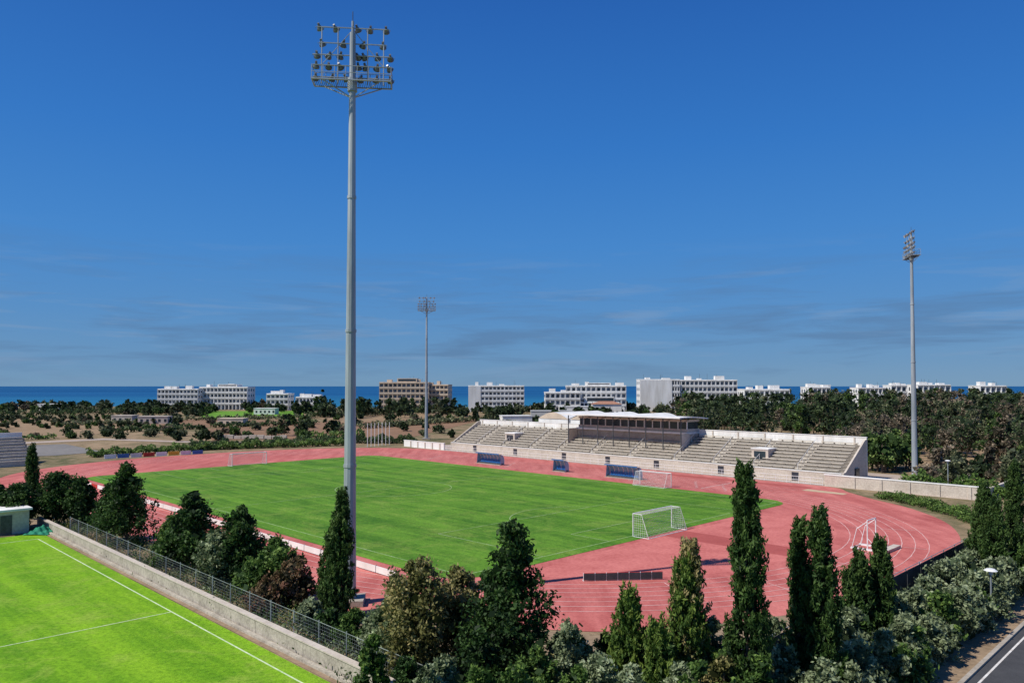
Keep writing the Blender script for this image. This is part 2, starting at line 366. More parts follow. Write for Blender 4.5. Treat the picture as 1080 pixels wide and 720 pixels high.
for k in range(3):
    L0=6+k*11; pts=[(L0+10.4*t, 7.6+1.7*math.sin(math.pi*t)) for t in np.linspace(0,1,9)]
    A=[TL(l,74,z) for l,z in pts];B=[TL(l,92,z) for l,z in pts]; n=9
    mb.add(A+B,[(i,i+1,n+i+1,n+i) for i in range(n-1)],'white')
    mb.quad([TL(l,74,z) for l,z in pts],'beige'); mb.quad([TL(l,92,z) for l,z in pts],'beige')
    mb.box(L0,L0+10.4,74.1,91.9,0,7.55,'white',TL)
mb.obj('sports_hall',fix=False)
mb=MB()
for i in range(9):
    l=80+i*1.0; z=.6+i*.55
    mb.box(l,90,-70,-31,z-.55 if i else 0,z,'conc' if i%2 else 'concd',TL); mb.box(l+.25,l+.7,-69.6,-31.4,z+.002,z+.35,'bench',TL)
mb.box(90.05,90.4,-70,-31,0,6.2,'white',TL); mb.box(79.9,90.4,-30.95,-30.6,0,1.2,'stone',TL)
mb.box(79.4,79.9,-70,-31,0,1.1,'stone',TL)
mb.obj('bleachers')
# ---------------------------------------------------------------- goals
def goal(name,l,s,dirn,h=2.44,w=7.32,rot=0,dep=2.0,netz=True):
    mb=MB(); c=math.cos(rot);sn=math.sin(rot)
    def T(a,b,z):
        aa=-a*dirn; return W(l+aa*c-b*sn, s+aa*sn+b*c, z)
    for b in (-w/2,w/2):
        mb.beam(T(0,b,0),T(0,b,h),.06,'whitem',n=8); mb.beam(T(0,b,h),T(dep*.55,b,h),.03,'whitem'); mb.beam(T(dep*.55,b,h),T(dep,b,0),.03,'whitem'); mb.beam(T(0,b,.03),T(dep,b,.03),.035,'whitem')
    mb.beam(T(0,-w/2,h),T(0,w/2,h),.06,'whitem',n=8); mb.beam(T(dep,-w/2,.03),T(dep,w/2,.03),.035,'whitem'); mb.beam(T(dep*.55,-w/2,h),T(dep*.55,w/2,h),.025,'whitem')
    if netz:
        g=.24; r=.010
        for b in np.arange(-w/2,w/2+.01,g):
            mb.beam(T(0,b,h),T(dep*.55,b,h-.05),r,'net',n=3,cap=False); mb.beam(T(dep*.55,b,h-.05),T(dep,b,.03),r,'net',n=3,cap=False)
        for t in np.arange(0,1.01,.1):
            a0=dep*.55+(dep*.45)*t; z=h*(1-t)+.02; mb.beam(T(a0,-w/2,z),T(a0,w/2,z),r,'net',n=3,cap=False)
            for b in (-w/2,w/2): mb.beam(T(0,b,z),T(a0,b,z),r,'net',n=3,cap=False)
        for a0 in np.arange(g,dep,g):
            hh=h if a0<dep*.55 else h*(dep-a0)/(dep*.45)
            for b in (-w/2,w/2): mb.beam(T(a0,b,0),T(a0,b,hh),r,'net',n=3,cap=False)
    return mb.obj(name)
goal('football_goal',-49.2,-1,1); goal('football_goal',49.2,0,-1)
goal('football_goal',-27,31.8,1,rot=math.pi/2,h=2.2,w=6)
mb=MB()
def TT(a,b,z): return W(-69.4+a,6.8+b,z)
H0=2.9
mb.beam(TT(0,-.9,.1),TT(0,-.9,H0),.06,'whitem',n=8);mb.beam(TT(0,1.3,.1),TT(0,1.3,H0),.06,'whitem',n=8);mb.beam(TT(0,-.9,H0),TT(0,1.3,H0),.06,'whitem',n=8)
for b in (-.9,1.3):
    mb.box(-1.6,1.6,b-.1,b+.1,0,.16,'whitem',TT)
    mb.beam(TT(0,b,H0-.1),TT(1.0,b,2.0),.04,'whitem'); mb.beam(TT(1.0,b,2.0),TT(1.5,b,.1),.04,'whitem'); mb.beam(TT(0,b,1.2),TT(-1.1,b,.1),.035,'whitem')
mb.box(-1.9,-1.2,-2.4,2.6,.0,.3,'stone',TT); mb.beam(TT(1.5,-.9,.1),TT(1.5,1.3,.1),.05,'whitem')
mb.obj('steeplechase_frame')
mb=MB(); A=Vector(G(615,611));B=Vector(G(698,609)); d=(B-A)
for i in range(7):
    p=A+d*(i/7); q=A+d*((i+.96)/7); n=Vector((-d.y,d.x,0)).normalized()*.04
    mb.add([p+n+Vector((0,0,.08)),q+n+Vector((0,0,.08)),q-n+Vector((0,0,.08)),p-n+Vector((0,0,.08)),p+n+Vector((0,0,.62)),q+n+Vector((0,0,.62)),q-n+Vector((0,0,.62)),p-n+Vector((0,0,.62))],[(0,1,2,3),(4,5,6,7),(0,1,5,4),(1,2,6,5),(2,3,7,6),(3,0,4,7)],'screen')
    mb.beam(p,p+Vector((0,0,.68)),.035,'whitem'); 
    mb.beam(p+Vector((0,0,.66)),q+Vector((0,0,.66)),.02,'red')
    mb.beam(p,p+n*12,.03,'whitem')
mb.obj('barrier_boards')
def dugout(l,s,ln):
    mb=MB(); pr=[(1.5,0),(1.55,.8),(1.45,1.5),(1.1,1.95),(.6,2.15),(0,2.2)]
    n=len(pr)
    for k in range(int(ln)):
        a=l-ln/2+ln*k/int(ln); b=a+ln/int(ln)-.05
        A=[TL(a,s+p,z) for p,z in pr];B=[TL(b,s+p,z) for p,z in pr]
        mb.add(A+B,[(i,i+1,n+i+1,n+i) for i in range(n-1)],'pblue')
    for k in range(int(ln)+1):
        a=l-ln/2+ln*k/int(ln)
        for p,q in zip(pr[:-1],pr[1:]): mb.beam(TL(a,s+p[0]-.03,p[1]),TL(a,s+q[0]-.03,q[1]),.035,'whitem')
    for e in (-1,1):
        a=l+e*ln/2; mb.quad([TL(a,s+.3,0)]+[TL(a,s+p,z) for p,z in pr[:-1]],'pblue')
    for k in range(int(ln/.55)):
        a=l-ln/2+.3+k*.55; mb.box(a-.2,a+.2,s+.75,s+1.15,.35,.43,'blue',TL); mb.box(a-.2,a+.2,s+1.15,s+1.22,.43,1.0,'blue',TL)
    mb.box(l-ln/2,l+ln/2,s+.7,s+1.3,.02,.34,'steeld',TL); mb.box(l-ln/2-.1,l+ln/2+.1,s+.1,s+1.65,0,.08,'conc',TL)
    mb.box(l-ln/2,l+ln/2,s-.05,s+.02,2.14,2.32,'blue',TL)
    mb.obj('team_dugout',fix=False)
dugout(16.4,35.2,7.0); dugout(-2.9,35.2,3); dugout(-17.5,35.2,7.0)
mb=MB()
k=-46
i=0
while k<37:
    c=['white','white','white','white','white','blue','white','white','red'][i%9] if k>28 else 'white'
    mb.box(k,k+2.9,-33.2,-33.12,.08,.62,c,TL); mb.beam(W(k,-33.1,0),W(k,-33.1,.7),.04,'galv'); mb.beam(W(k,-33.1,.6),W(k,-32.6,0),.02,'galv'); k+=3; i+=1
mb.obj('perimeter_boards')
mb=MB()
for i in range(8):
    l=83-.35*i; s=-17+i*2.6
    mb.box(l,l+.1,s,s+2.4,.1,1.0,['white','blue','white','red','white','yellow'][i%6],TL)
mb.obj('advertising_boards')
# ---------------------------------------------------------------- near concrete wall and fences
mb=MB()
k=3.0
while k>-66:
    mb.box(k-5.97,k,-47.95,-47.6,0,.92,'wallc',TL); mb.box(k-5.98,k+.0,-48.0,-47.55,.922,1.0,'stone',TL); k-=6
mb.box(-66,3,-48.35,-48.07,0,.16,'wallc',TL)
mb.obj('concrete_wall')
def meshfence(name,pts,h,step=.16,post=3.0,r=.007,z0=0,nh=10):
    mb=MB()
    for a,b in zip(pts[:-1],pts[1:]):
        a=Vector(a);b=Vector(b); L=(b-a).length; d=(b-a)/L
        for t in np.arange(0,L+.01,post):
            p=a+d*t; mb.beam(p+Vector((0,0,z0)),p+Vector((0,0,z0+h+.1)),.035,'galv')
        for t in np.arange(0,L,step):
            p=a+d*t; mb.beam(p+Vector((0,0,z0)),p+Vector((0,0,z0+h)),r,'galv',n=3,cap=False)
        for z in np.linspace(.05,h,nh):
            mb.beam(a+Vector((0,0,z+z0)),b+Vector((0,0,z+z0)),r if .1<z<h-.05 else .02,'galv',n=3,cap=False)
    return mb.obj(name,fix=False)
meshfence('wire_fence',[W(-6,-46.9),W(-67,-46.9)],1.9,r=.005,step=.2)
mb=MB()
for k in np.arange(-38,9,3.0):
    mb.box(-78.5,-78.2,k,k+2.98,0,1.0,'stone',TL)
    mb.box(-78.4,-78.36,k+.06,k+2.94,1.05,2.5,'screen',TL); mb.beam(W(-78.3,k,0),W(-78.3,k,2.65),.04,'galv')
mb.box(-78.56,-78.14,-38,9.9,1.002,1.048,'conc',TL); mb.beam(W(-78.3,-38,2.6),W(-78.3,9.9,2.6),.03,'galv')
mb.obj('netted_boundary_fence')
meshfence('wire_fence',[W(-78.3,10),W(-79,34),W(-74,48)],1.8,step=.3,nh=6)
sheet('service_road',[W(*p) for p in [(-85.6,-70),(-85.6,60),(-93.5,60),(-93.5,-70)]],.008,'asph')
mb=MB(); mb.box(-85.6,-85.35,-70,60,0,.13,'conc',TL); mb.box(-93.75,-93.5,-70,60,0,.13,'conc',TL); mb.obj('kerb')
mb=MB()
ribbon(mb,[W(-86.1,-70),W(-86.1,60)],.12,.013,'line')
for k in np.arange(-60,60,6): ribbon(mb,[W(-89.5,k),W(-89.5,k+3)],.12,.013,'line')
mb.obj('road_markings',fix=False)
# ---------------------------------------------------------------- floodlight masts
def mast(x,y,H,face=None,s=1.0):
    mb=MB(); f=Vector(face or (OX-x,OY-y,0)).normalized(); r=Vector((f.y,-f.x,0)); o=Vector((x,y,0))
    def P(a,b,z): return o+r*a+f*b+Vector((0,0,z))
    def PH(a,b,z): return o+r*a*s+f*b*s+Vector((0,0,H-(H-z)*s))
    mb.box(-1.1,1.1,-1.1,1.1,0,.45,'conc',lambda a,b,z:P(a,b,z))
    zs=[.45,10,20,30,H-1]; rs=[.50,.43,.36,.29,.22]
    for i in range(4):
        mb.beam(P(0,0,zs[i]),P(0,0,zs[i+1]+.25),rs[i],'galv',rs[i+1]-.0,n=12)
        mb.beam(P(0,0,zs[i]),P(0,0,zs[i]+.22),rs[i]+.05,'galv',n=12)
    mb.beam(P(0,0,H-5.2*s),P(0,0,H-4.2*s),.36,'galv',n=12)
    mb.beam(P(0,0,H-1),P(0,0,H+.15),.1,'galv',n=8); mb.beam(P(0,0,H),P(0,0,H+.9),.03,'steeld')
    mb.box(-.35,.35,-.62,-.5,.9,2.1,'galv',P)
    P=PH
    zb=H-4.6
    for b in (-.75,.75):
        mb.beam(P(-2.9,b,zb),P(2.9,b,zb),.06,'galv'); 
        for z in (.55,1.05): mb.beam(P(-2.9,b,zb+z),P(2.9,b,zb+z),.025,'galv')
        for a in np.arange(-2.9,2.95,.83): mb.beam(P(a,b,zb),P(a,b,zb+1.05),.025,'galv')
        for a in (-2.2,2.2): mb.beam(P(0,0,zb-1.1),P(a,b,zb),.045,'galv')
    for a in (-2.9,2.9):
        mb.beam(P(a,-.75,zb),P(a,.75,zb),.05,'galv'); mb.beam(P(a,-.75,zb+1.05),P(a,.75,zb+1.05),.025,'galv')
    for a in np.arange(-2.8,2.85,.14): mb.beam(P(a,-.72,zb+.03),P(a,.72,zb+.03),.022,'steeld',n=4)
    rows=[(H-.3,2.5,5),(H-1.5,2.3,4),(H-2.4,2.75,7),(H-3.2,2.75,7),(H-4.1,2.75,6)]
    for a in (-2.3,-1.1,1.1,2.3):
        mb.beam(P(a,.15,zb),P(a,.15,H-.3),.045,'galv')
    for z,wd,n in rows:
        mb.beam(P(-wd-.2,.15,z),P(wd+.2,.15,z),.05,'galv')
        mb.beam(P(0,.15,z),P(0,-.1,z),.08,'galv')
        for a in np.linspace(-wd,wd,n):
            if abs(a)<.3: a=.42
            a+=rng.uniform(-.08,.08)
            tl=rng.uniform(.4,.8); d=(f*math.cos(tl)-Vector((0,0,1))*math.sin(tl)+r*rng.uniform(-.45,.45)).normalized()
            c=P(a,.42,z-.02); q=s
            mb.beam(c-d*.22*q,c-d*.02,.11*q,'lamp',.24*q,n=12); mb.beam(c-d*.02,c+d*.1*q,.24*q,'lamp',.27*q,n=12); mb.beam(c+d*.1*q,c+d*.12*q,.255*q,'lens',n=12)
            mb.beam(c-d*.42*q,c-d*.22*q,.09*q,'lamp',n=8)
            mb.beam(P(a-.30,.15,z),c-r*.3*q,.018,'galv',n=4); mb.beam(P(a+.30,.15,z),c+r*.3*q,.018,'galv',n=4)
    for sgn in (-1,1): mb.beam(P(0,.15,H-.4),P(sgn*2.3,.15,H-3.2),.03,'galv')
    return mb.obj('floodlight_mast')
mast(-12.0,56.4,43.3); mast(-25.7,228,42.8,s=.9); mast(69.1,130.6,42.6,face=(-.96,.22,0),s=.95)
# ---------------------------------------------------------------- foliage
def quadobj(name,V,Q,mi,tint,mats):
    me=bpy.data.meshes.new(name); V=np.asarray(V,np.float32); Q=np.asarray(Q,np.int32)
    me.vertices.add(len(V)); me.vertices.foreach_set('co',V.ravel()); me.loops.add(Q.size); me.loops.foreach_set('vertex_index',Q.ravel())
    me.polygons.add(len(Q)); me.polygons.foreach_set('loop_start',np.arange(0,Q.size,4,dtype=np.int32))
    me.polygons.foreach_set('material_index',np.asarray(mi,np.int32))
    for m in mats: me.materials.append(m)
    a=me.attributes.new('tint','FLOAT','POINT'); a.data.foreach_set('value',np.asarray(tint,np.float32))
    me.update(calc_edges=True); me.validate()
    o=bpy.data.objects.new(name,me); sc.collection.objects.link(o); return o
class FB:
    def __init__(s): s.V=[];s.Q=[];s.m=[];s.t=[];s.n=0
    def leaves(s,C,size,tint,mi,up=0.,asp=.5):
        n=len(C); d=rng.normal(size=(n,3)); d[:,2]+=up; d/=np.linalg.norm(d,axis=1)[:,None]
        w=np.cross(d,rng.normal(size=(n,3))); w/=np.linalg.norm(w,axis=1)[:,None]+1e-6
        a=(size*rng.uniform(.6,1.3,n))[:,None]; b=a*asp
        V=np.stack([C-d*a,C+w*b,C+d*a,C-w*b],1).reshape(-1,3)
        s.V.append(V); s.Q.append(np.arange(4*n).reshape(n,4)+s.n); s.n+=4*n
        s.m.append(np.full(n,mi)); s.t.append(np.repeat(np.clip(tint,0,1),4))
    def beam(s,a,b,r0,r1,mi=0,k=6):
        a=Vector(a);b=Vector(b); d=(b-a).normalized(); u=d.cross(Vector((.3,1,.1))).normalized(); w=d.cross(u)
        V=[p+u*math.cos(6.283*i/k)*r+w*math.sin(6.283*i/k)*r for p,r in((a,r0),(b,r1)) for i in range(k)]
        s.V.append(np.array([tuple(v) for v in V])); s.Q.append(np.array([(i,(i+1)%k,k+(i+1)%k,k+i) for i in range(k)])+s.n); s.n+=2*k
        s.m.append(np.full(k,mi)); s.t.append(np.full(2*k,.5))
    def obj(s,name,mats): return quadobj(name,np.concatenate(s.V),np.concatenate(s.Q),np.concatenate(s.m),np.concatenate(s.t),mats)
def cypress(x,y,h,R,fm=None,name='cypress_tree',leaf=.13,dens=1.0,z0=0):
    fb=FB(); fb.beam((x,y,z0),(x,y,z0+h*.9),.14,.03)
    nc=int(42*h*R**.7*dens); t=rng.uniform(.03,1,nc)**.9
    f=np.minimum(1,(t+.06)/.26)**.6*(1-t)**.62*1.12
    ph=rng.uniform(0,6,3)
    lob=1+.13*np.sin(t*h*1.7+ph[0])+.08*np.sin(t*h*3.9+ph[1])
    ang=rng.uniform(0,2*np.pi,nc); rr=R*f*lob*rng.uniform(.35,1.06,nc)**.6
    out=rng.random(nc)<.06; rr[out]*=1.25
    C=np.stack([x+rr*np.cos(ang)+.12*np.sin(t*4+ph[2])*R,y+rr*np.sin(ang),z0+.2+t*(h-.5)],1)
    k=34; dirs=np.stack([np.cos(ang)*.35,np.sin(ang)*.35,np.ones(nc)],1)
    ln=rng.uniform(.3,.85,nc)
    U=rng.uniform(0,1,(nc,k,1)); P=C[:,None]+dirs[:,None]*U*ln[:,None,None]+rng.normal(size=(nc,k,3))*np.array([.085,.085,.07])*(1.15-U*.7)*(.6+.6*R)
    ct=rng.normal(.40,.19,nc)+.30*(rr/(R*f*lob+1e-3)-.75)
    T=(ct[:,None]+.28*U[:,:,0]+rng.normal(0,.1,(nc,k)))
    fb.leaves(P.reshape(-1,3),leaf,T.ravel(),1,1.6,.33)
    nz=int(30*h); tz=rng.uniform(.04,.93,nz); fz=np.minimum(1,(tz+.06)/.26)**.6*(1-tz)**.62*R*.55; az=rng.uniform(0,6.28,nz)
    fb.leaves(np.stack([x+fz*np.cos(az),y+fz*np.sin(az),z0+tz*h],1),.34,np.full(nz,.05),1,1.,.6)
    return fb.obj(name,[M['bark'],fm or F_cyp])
def tree(x,y,h,R,fm,name,base=.22,shape='round',nl=16,leaf=.14,dens=1.0,sub=15,k=34,fb=None,z0=0,mi=1,trunk=.16):
    own=fb is None
    if own: fb=FB()
    fb.beam((x,y,z0),(x+.1*R,y,z0+h*.55),trunk,trunk*.5)
    zc=h*base
    for i in range(nl):
        t=(i+.5)/nl; z=zc+(h-zc)*(.10+.80*t)
        if shape=='cone': prof=(1-t)**.75*.95+.08
        else: prof=math.sqrt(max(.05,1-(2*t-.85)**2/1.45))
        a=i*2.4+rng.uniform(-.5,.5); rad=R*prof*rng.uniform(.3,.72); rl=R*(.30+.22*rng.random())*(.55+.45*prof)
        if i>=nl-2: rad*=.3; z=h-rl*.9
        c=np.array([x+rad*math.cos(a),y+rad*math.sin(a),z0+z])
        fb.beam((x+.05*R,y,z0+max(zc*.8,z-R*.6)),tuple(c),trunk*.35,.02,0,5)
        ns=int(sub*dens); d=rng.normal(size=(ns,3)); d[:,2]*=.85; d/=np.linalg.norm(d,axis=1)[:,None]
        q=c+d*rl*rng.uniform(.55,1.15,(ns,1))
        q[:,2]=np.maximum(q[:,2],z0+.15)
        P=q[:,None]+rng.normal(size=(ns,k,3))*rl*.22
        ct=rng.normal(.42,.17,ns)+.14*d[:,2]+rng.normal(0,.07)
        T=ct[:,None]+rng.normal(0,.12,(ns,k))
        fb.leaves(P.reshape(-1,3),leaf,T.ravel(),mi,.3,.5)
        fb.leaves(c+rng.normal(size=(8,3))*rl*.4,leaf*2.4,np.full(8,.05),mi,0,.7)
    if own: return fb.obj(name,[M['bark'],fm])
def at(x,yt,Y):
    return (x-540)*Y/FP, Y, CH-(yt-407)*Y/FP
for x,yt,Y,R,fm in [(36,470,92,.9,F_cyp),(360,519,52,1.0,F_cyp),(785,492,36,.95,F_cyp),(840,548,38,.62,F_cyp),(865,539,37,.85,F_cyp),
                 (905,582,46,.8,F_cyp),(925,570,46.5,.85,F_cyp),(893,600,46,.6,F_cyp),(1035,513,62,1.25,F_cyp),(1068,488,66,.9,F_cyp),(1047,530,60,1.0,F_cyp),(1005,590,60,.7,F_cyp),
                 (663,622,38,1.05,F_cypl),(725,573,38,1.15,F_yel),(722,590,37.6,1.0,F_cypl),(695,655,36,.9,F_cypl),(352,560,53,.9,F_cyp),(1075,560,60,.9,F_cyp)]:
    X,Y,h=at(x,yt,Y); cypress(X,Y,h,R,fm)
B=[(135,490,76,3.0,F_dark,'conifer_tree','cone'),(118,510,79,2.0,F_dark,'conifer_tree','cone'),
   (205,520,66,3.0,F_dark,'conifer_tree','cone'),(185,545,67,2.2,F_mid,'conifer_tree','cone'),
   (62,497,88,2.5,F_dark,'conifer_tree','round'),(20,510,86,2.2,F_dark,'conifer_tree','round'),(88,505,86,1.8,F_dark,'conifer_tree','round'),
   (255,535,60,2.4,F_dark,'oleander_tree','cone'),(232,560,60,2.0,F_olive,'oleander_tree','round'),(292,568,57,2.0,F_mid,'oleander_tree','round'),(272,590,57,1.8,F_mid,'oleander_tree','round'),(310,590,55,1.6,F_red,'oleander_tree','round'),(285,610,54,1.5,F_red,'oleander_tree','round'),
   (440,590,42,2.2,F_yel,'olive_tree','round'),(485,600,44,1.8,F_yel,'olive_tree','round'),(418,625,43,1.6,F_olive,'olive_tree','round'),
   (540,549,39,2.6,F_dark,'pine_tree','cone'),(520,600,40,1.8,F_dark,'pine_tree','cone')]
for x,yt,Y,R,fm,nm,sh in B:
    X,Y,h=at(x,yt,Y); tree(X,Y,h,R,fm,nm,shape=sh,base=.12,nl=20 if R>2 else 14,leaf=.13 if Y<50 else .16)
for x,yt,Y,R,fm in [(600,655,37,1.4,F_olive),(565,680,36,1.2,F_mid),(630,690,35,1.2,F_olive),(700,675,36,1.1,F_mid),(748,650,38,1.1,F_olive),(770,668,37,1.0,F_mid),(395,668,38,.8,F_mid),
                    (505,660,37,1.2,F_dark),(470,690,36,1.1,F_olive),(815,650,42,1.0,F_olive),(665,700,34,1.1,F_olive),(350,640,48,1.2,F_dark),(330,630,50,1.0,F_olive),(375,640,46,1.0,F_mid),(960,660,42,1.0,F_mid),(610,700,34,1.,F_mid),(715,700,34,1.2,F_olive),(540,700,34,1.2,F_mid),
                    (585,690,38,1.1,F_yel),(640,668,41,1.0,F_mid),(590,665,42,.9,F_olive),(610,672,41,1.0,F_mid),(760,690,35,1.1,F_yel),(800,690,34,1.0,F_mid),(680,685,39,1.0,F_red),(430,690,38,.9,F_dark),(450,700,35,1.0,F_olive),(505,700,34,1.0,F_mid),(830,700,36,1.,F_olive),(735,695,33,.9,F_mid),(400,640,44,1.1,F_olive),(530,672,42,1.1,F_yel)]:
    X,Y,h=at(x,yt,Y); tree(X,Y,max(h,1.0),R,fm,'shrub',base=.02,nl=12,leaf=.11,sub=13,k=30,trunk=.06)
fb=FB()
for s in np.arange(-40,22,1.9):
    for l in (-80.6,-83.3):
        X,Y,_=W(l+rng.uniform(-.4,.4),s+rng.uniform(-.5,.5)); tree(X,Y,rng.uniform(2.2,3.6),rng.uniform(1.2,1.6),None,'',base=.03,nl=9,leaf=.13,sub=12,k=24,fb=fb,trunk=.06,mi=int(rng.choice([1,1,1,2])))
fb.obj('olive_hedge',[M['bark'],F_olive,F_mid])
fb=FB()
for i in range(520):
    if i<250:
        l=rng.uniform(-66,4); s=rng.uniform(-47.0,-43.0); X,Y,_=W(l,s); hh=rng.uniform(.3,1.2)
    else:
        X=rng.uniform(-10,22);Y=rng.uniform(28,46); hh=rng.uniform(.2,.9)
        d=((X-OX)*LX+(Y-OY)*LY, (X-OX)*SX+(Y-OY)*SY)
        if d[1]<-49 and d[0]>-70: continue
    n=90; P=np.stack([X+rng.normal(0,.45,n),Y+rng.normal(0,.45,n),np.abs(rng.normal(0,.5,n))*hh+.03],1)
    fb.leaves(P,.13,rng.normal(rng.uniform(.2,.7),.15,n),int(rng.integers(0,4)),1.2,.35)
fb.obj('undergrowth',[F_mid,F_olive,F_dark,F_yel])
def hedge(name,pts,w,h,fm,leaf=.2,dens=40):
    fb=FB()
    for a,b in zip(pts[:-1],pts[1:]):
        a=np.array(a[:2]);b=np.array(b[:2]); L=np.linalg.norm(b-a); n=int(L*dens*(w+h)*.6); d=(b-a)/L; q=np.array([-d[1],d[0]])
        t=rng.uniform(0,L,n); u=rng.uniform(-1,1,n); v=np.sqrt(rng.uniform(0,1,n)); p0=rng.uniform(0,6)
        hh=h*(.75+.2*np.sin(t*.9+p0)+.14*np.sin(t*2.3+1)+.08*np.sin(t*5)); 
        P=np.stack([a[0]+d[0]*t+q[0]*u*w/2,a[1]+d[1]*t+q[1]*u*w/2,v*hh*np.sqrt(1-.6*u*u)],1)
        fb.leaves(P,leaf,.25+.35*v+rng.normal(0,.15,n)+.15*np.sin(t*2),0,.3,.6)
    return fb.obj(name,[fm])
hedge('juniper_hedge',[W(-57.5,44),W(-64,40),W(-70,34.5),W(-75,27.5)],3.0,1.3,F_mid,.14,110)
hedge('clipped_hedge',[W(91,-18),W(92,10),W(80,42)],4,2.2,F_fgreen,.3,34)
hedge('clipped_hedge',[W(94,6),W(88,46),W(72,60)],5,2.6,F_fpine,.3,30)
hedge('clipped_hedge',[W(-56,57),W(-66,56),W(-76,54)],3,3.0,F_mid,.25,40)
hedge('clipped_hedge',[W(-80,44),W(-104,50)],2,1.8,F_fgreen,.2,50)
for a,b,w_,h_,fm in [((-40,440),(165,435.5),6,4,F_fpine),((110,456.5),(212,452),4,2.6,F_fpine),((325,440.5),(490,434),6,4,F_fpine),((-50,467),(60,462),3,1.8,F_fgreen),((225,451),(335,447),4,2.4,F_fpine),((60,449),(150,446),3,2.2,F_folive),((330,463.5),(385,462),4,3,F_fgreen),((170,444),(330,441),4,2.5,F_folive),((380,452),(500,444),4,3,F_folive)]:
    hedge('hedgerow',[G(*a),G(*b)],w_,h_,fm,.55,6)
# ---------------------------------------------------------------- tree belts
def belt(name,specs,mats,leaf=.42,nl=7,sub=8,k=7):
    fb=FB()
    for X,Y,h,R,mi in specs:
        tree(X,Y,h,R,None,'',base=.15,nl=nl,leaf=leaf*(.7+Y/900),sub=sub,k=k,fb=fb,mi=1+mi,trunk=.2)
    fb.obj(name,[M['bark']]+mats)
def scat(n,x0,x1,Y0,Y1,h0,h1,r0,r1,p):
    out=[]
    for i in range(n):
        Y=rng.uniform(Y0,Y1); x=rng.uniform(x0,x1); h=rng.uniform(h0,h1)
        out.append(((x-540)*Y/FP,Y,h,rng.uniform(r0,r1),int(rng.choice(len(p),p=p))))
    return out
mats=[F_fpine,F_folive,F_fbrown,F_fgreen]
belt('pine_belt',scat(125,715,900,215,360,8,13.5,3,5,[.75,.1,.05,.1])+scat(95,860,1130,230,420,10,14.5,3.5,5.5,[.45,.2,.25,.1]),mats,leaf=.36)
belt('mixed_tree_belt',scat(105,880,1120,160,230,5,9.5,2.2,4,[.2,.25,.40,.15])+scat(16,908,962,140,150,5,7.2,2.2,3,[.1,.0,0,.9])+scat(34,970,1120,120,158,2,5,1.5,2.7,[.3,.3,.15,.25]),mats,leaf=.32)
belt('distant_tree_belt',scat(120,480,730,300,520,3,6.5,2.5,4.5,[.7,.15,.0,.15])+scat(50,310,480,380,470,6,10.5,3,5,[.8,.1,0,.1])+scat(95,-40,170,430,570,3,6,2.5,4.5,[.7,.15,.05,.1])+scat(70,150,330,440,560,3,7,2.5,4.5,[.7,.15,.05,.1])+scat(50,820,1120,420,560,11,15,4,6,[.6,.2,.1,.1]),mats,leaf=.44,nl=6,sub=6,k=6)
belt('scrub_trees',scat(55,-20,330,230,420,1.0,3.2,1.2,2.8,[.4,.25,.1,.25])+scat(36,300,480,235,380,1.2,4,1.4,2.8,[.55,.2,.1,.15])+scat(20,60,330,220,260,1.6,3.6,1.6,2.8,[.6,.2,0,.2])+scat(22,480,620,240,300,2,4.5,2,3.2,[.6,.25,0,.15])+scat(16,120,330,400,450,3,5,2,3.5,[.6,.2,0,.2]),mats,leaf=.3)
orch=[]
for r_ in range(9):
    for c_ in range(24):
        if rng.random()<.1: continue
        Y=285+r_*12+rng.uniform(-1,1); X=-330+c_*7.8+r_*5+rng.uniform(-1,1)
        if X/Y*FP+540<190: orch.append((X,Y,rng.uniform(1.5,2.5),rng.uniform(1.3,2.0),int(rng.choice([1,1,3,0]))))
belt('olive_orchard',orch,mats,leaf=.3,nl=4,sub=6,k=6)
belt('cypress_clump',[(*at(345,440,235)[:2],8,1.3,0),(*at(352,445,236)[:2],7.5,1.2,0),(*at(300,440,245)[:2],7,2.6,0),(*at(320,450,235)[:2],5,2.6,0),(*at(135,418,400)[:2],9,1.6,0),(*at(340,408,450)[:2],14,1.5,0)],mats,leaf=.3)
# ---------------------------------------------------------------- fields, roads of the plain
def gs(name,pts,z,k): sheet(name,[G(*p) for p in pts],z,k)
gs('ploughed_field',[(-60,441),(118,440),(130,455),(60,462),(-60,466)],.02,'tan')
gs('ploughed_field',[(210,452),(480,437),(520,440),(430,462),(330,462),(225,464)],.02,'wood')
gs('stubble_field',[(150,442),(330,443),(300,449),(120,452)],.03,'wood')
gs('lawn',[(205,433.5),(318,433),(322,439),(215,440.5)],.03,'lawn')
gs('stubble_field',[(330,440),(470,435),(520,437),(360,446)],.04,'tan')
gs('car_park',[(-60,472),(70,468),(110,476),(60,480),(-60,484)],.03,'apark')
gs('country_road',[(-60,470),(110,462),(230,466),(420,464),(420,465.2),(230,467.5),(110,463.8),(-60,472)],.05,'paving')
gs('stubble_field',[(960,470),(1130,474),(1130,500),(980,492)],.02,'tan')
gs('country_road',[(990,497),(1130,502),(1130,507),(1010,502)],.03,'paving')
mb=MB()
for i in range(9):
    a=Vector(G(232+i*8,463)); b=Vector(G(239+i*8,463)); h=rng.uniform(1.2,1.6)
    mb.beam(a+Vector((0,0,h/2)),b+Vector((0,0,h/2)),h/2,'stone',n=4)
mb.obj('field_wall')
mb=MB()
for x in np.linspace(388,411,7):
    X,Y,_=G(x,471-(x-388)*.1); mb.beam((X,Y,0),(X,Y,6.2),.08,'whitem',n=8)
mb.obj('ball_stop_posts')
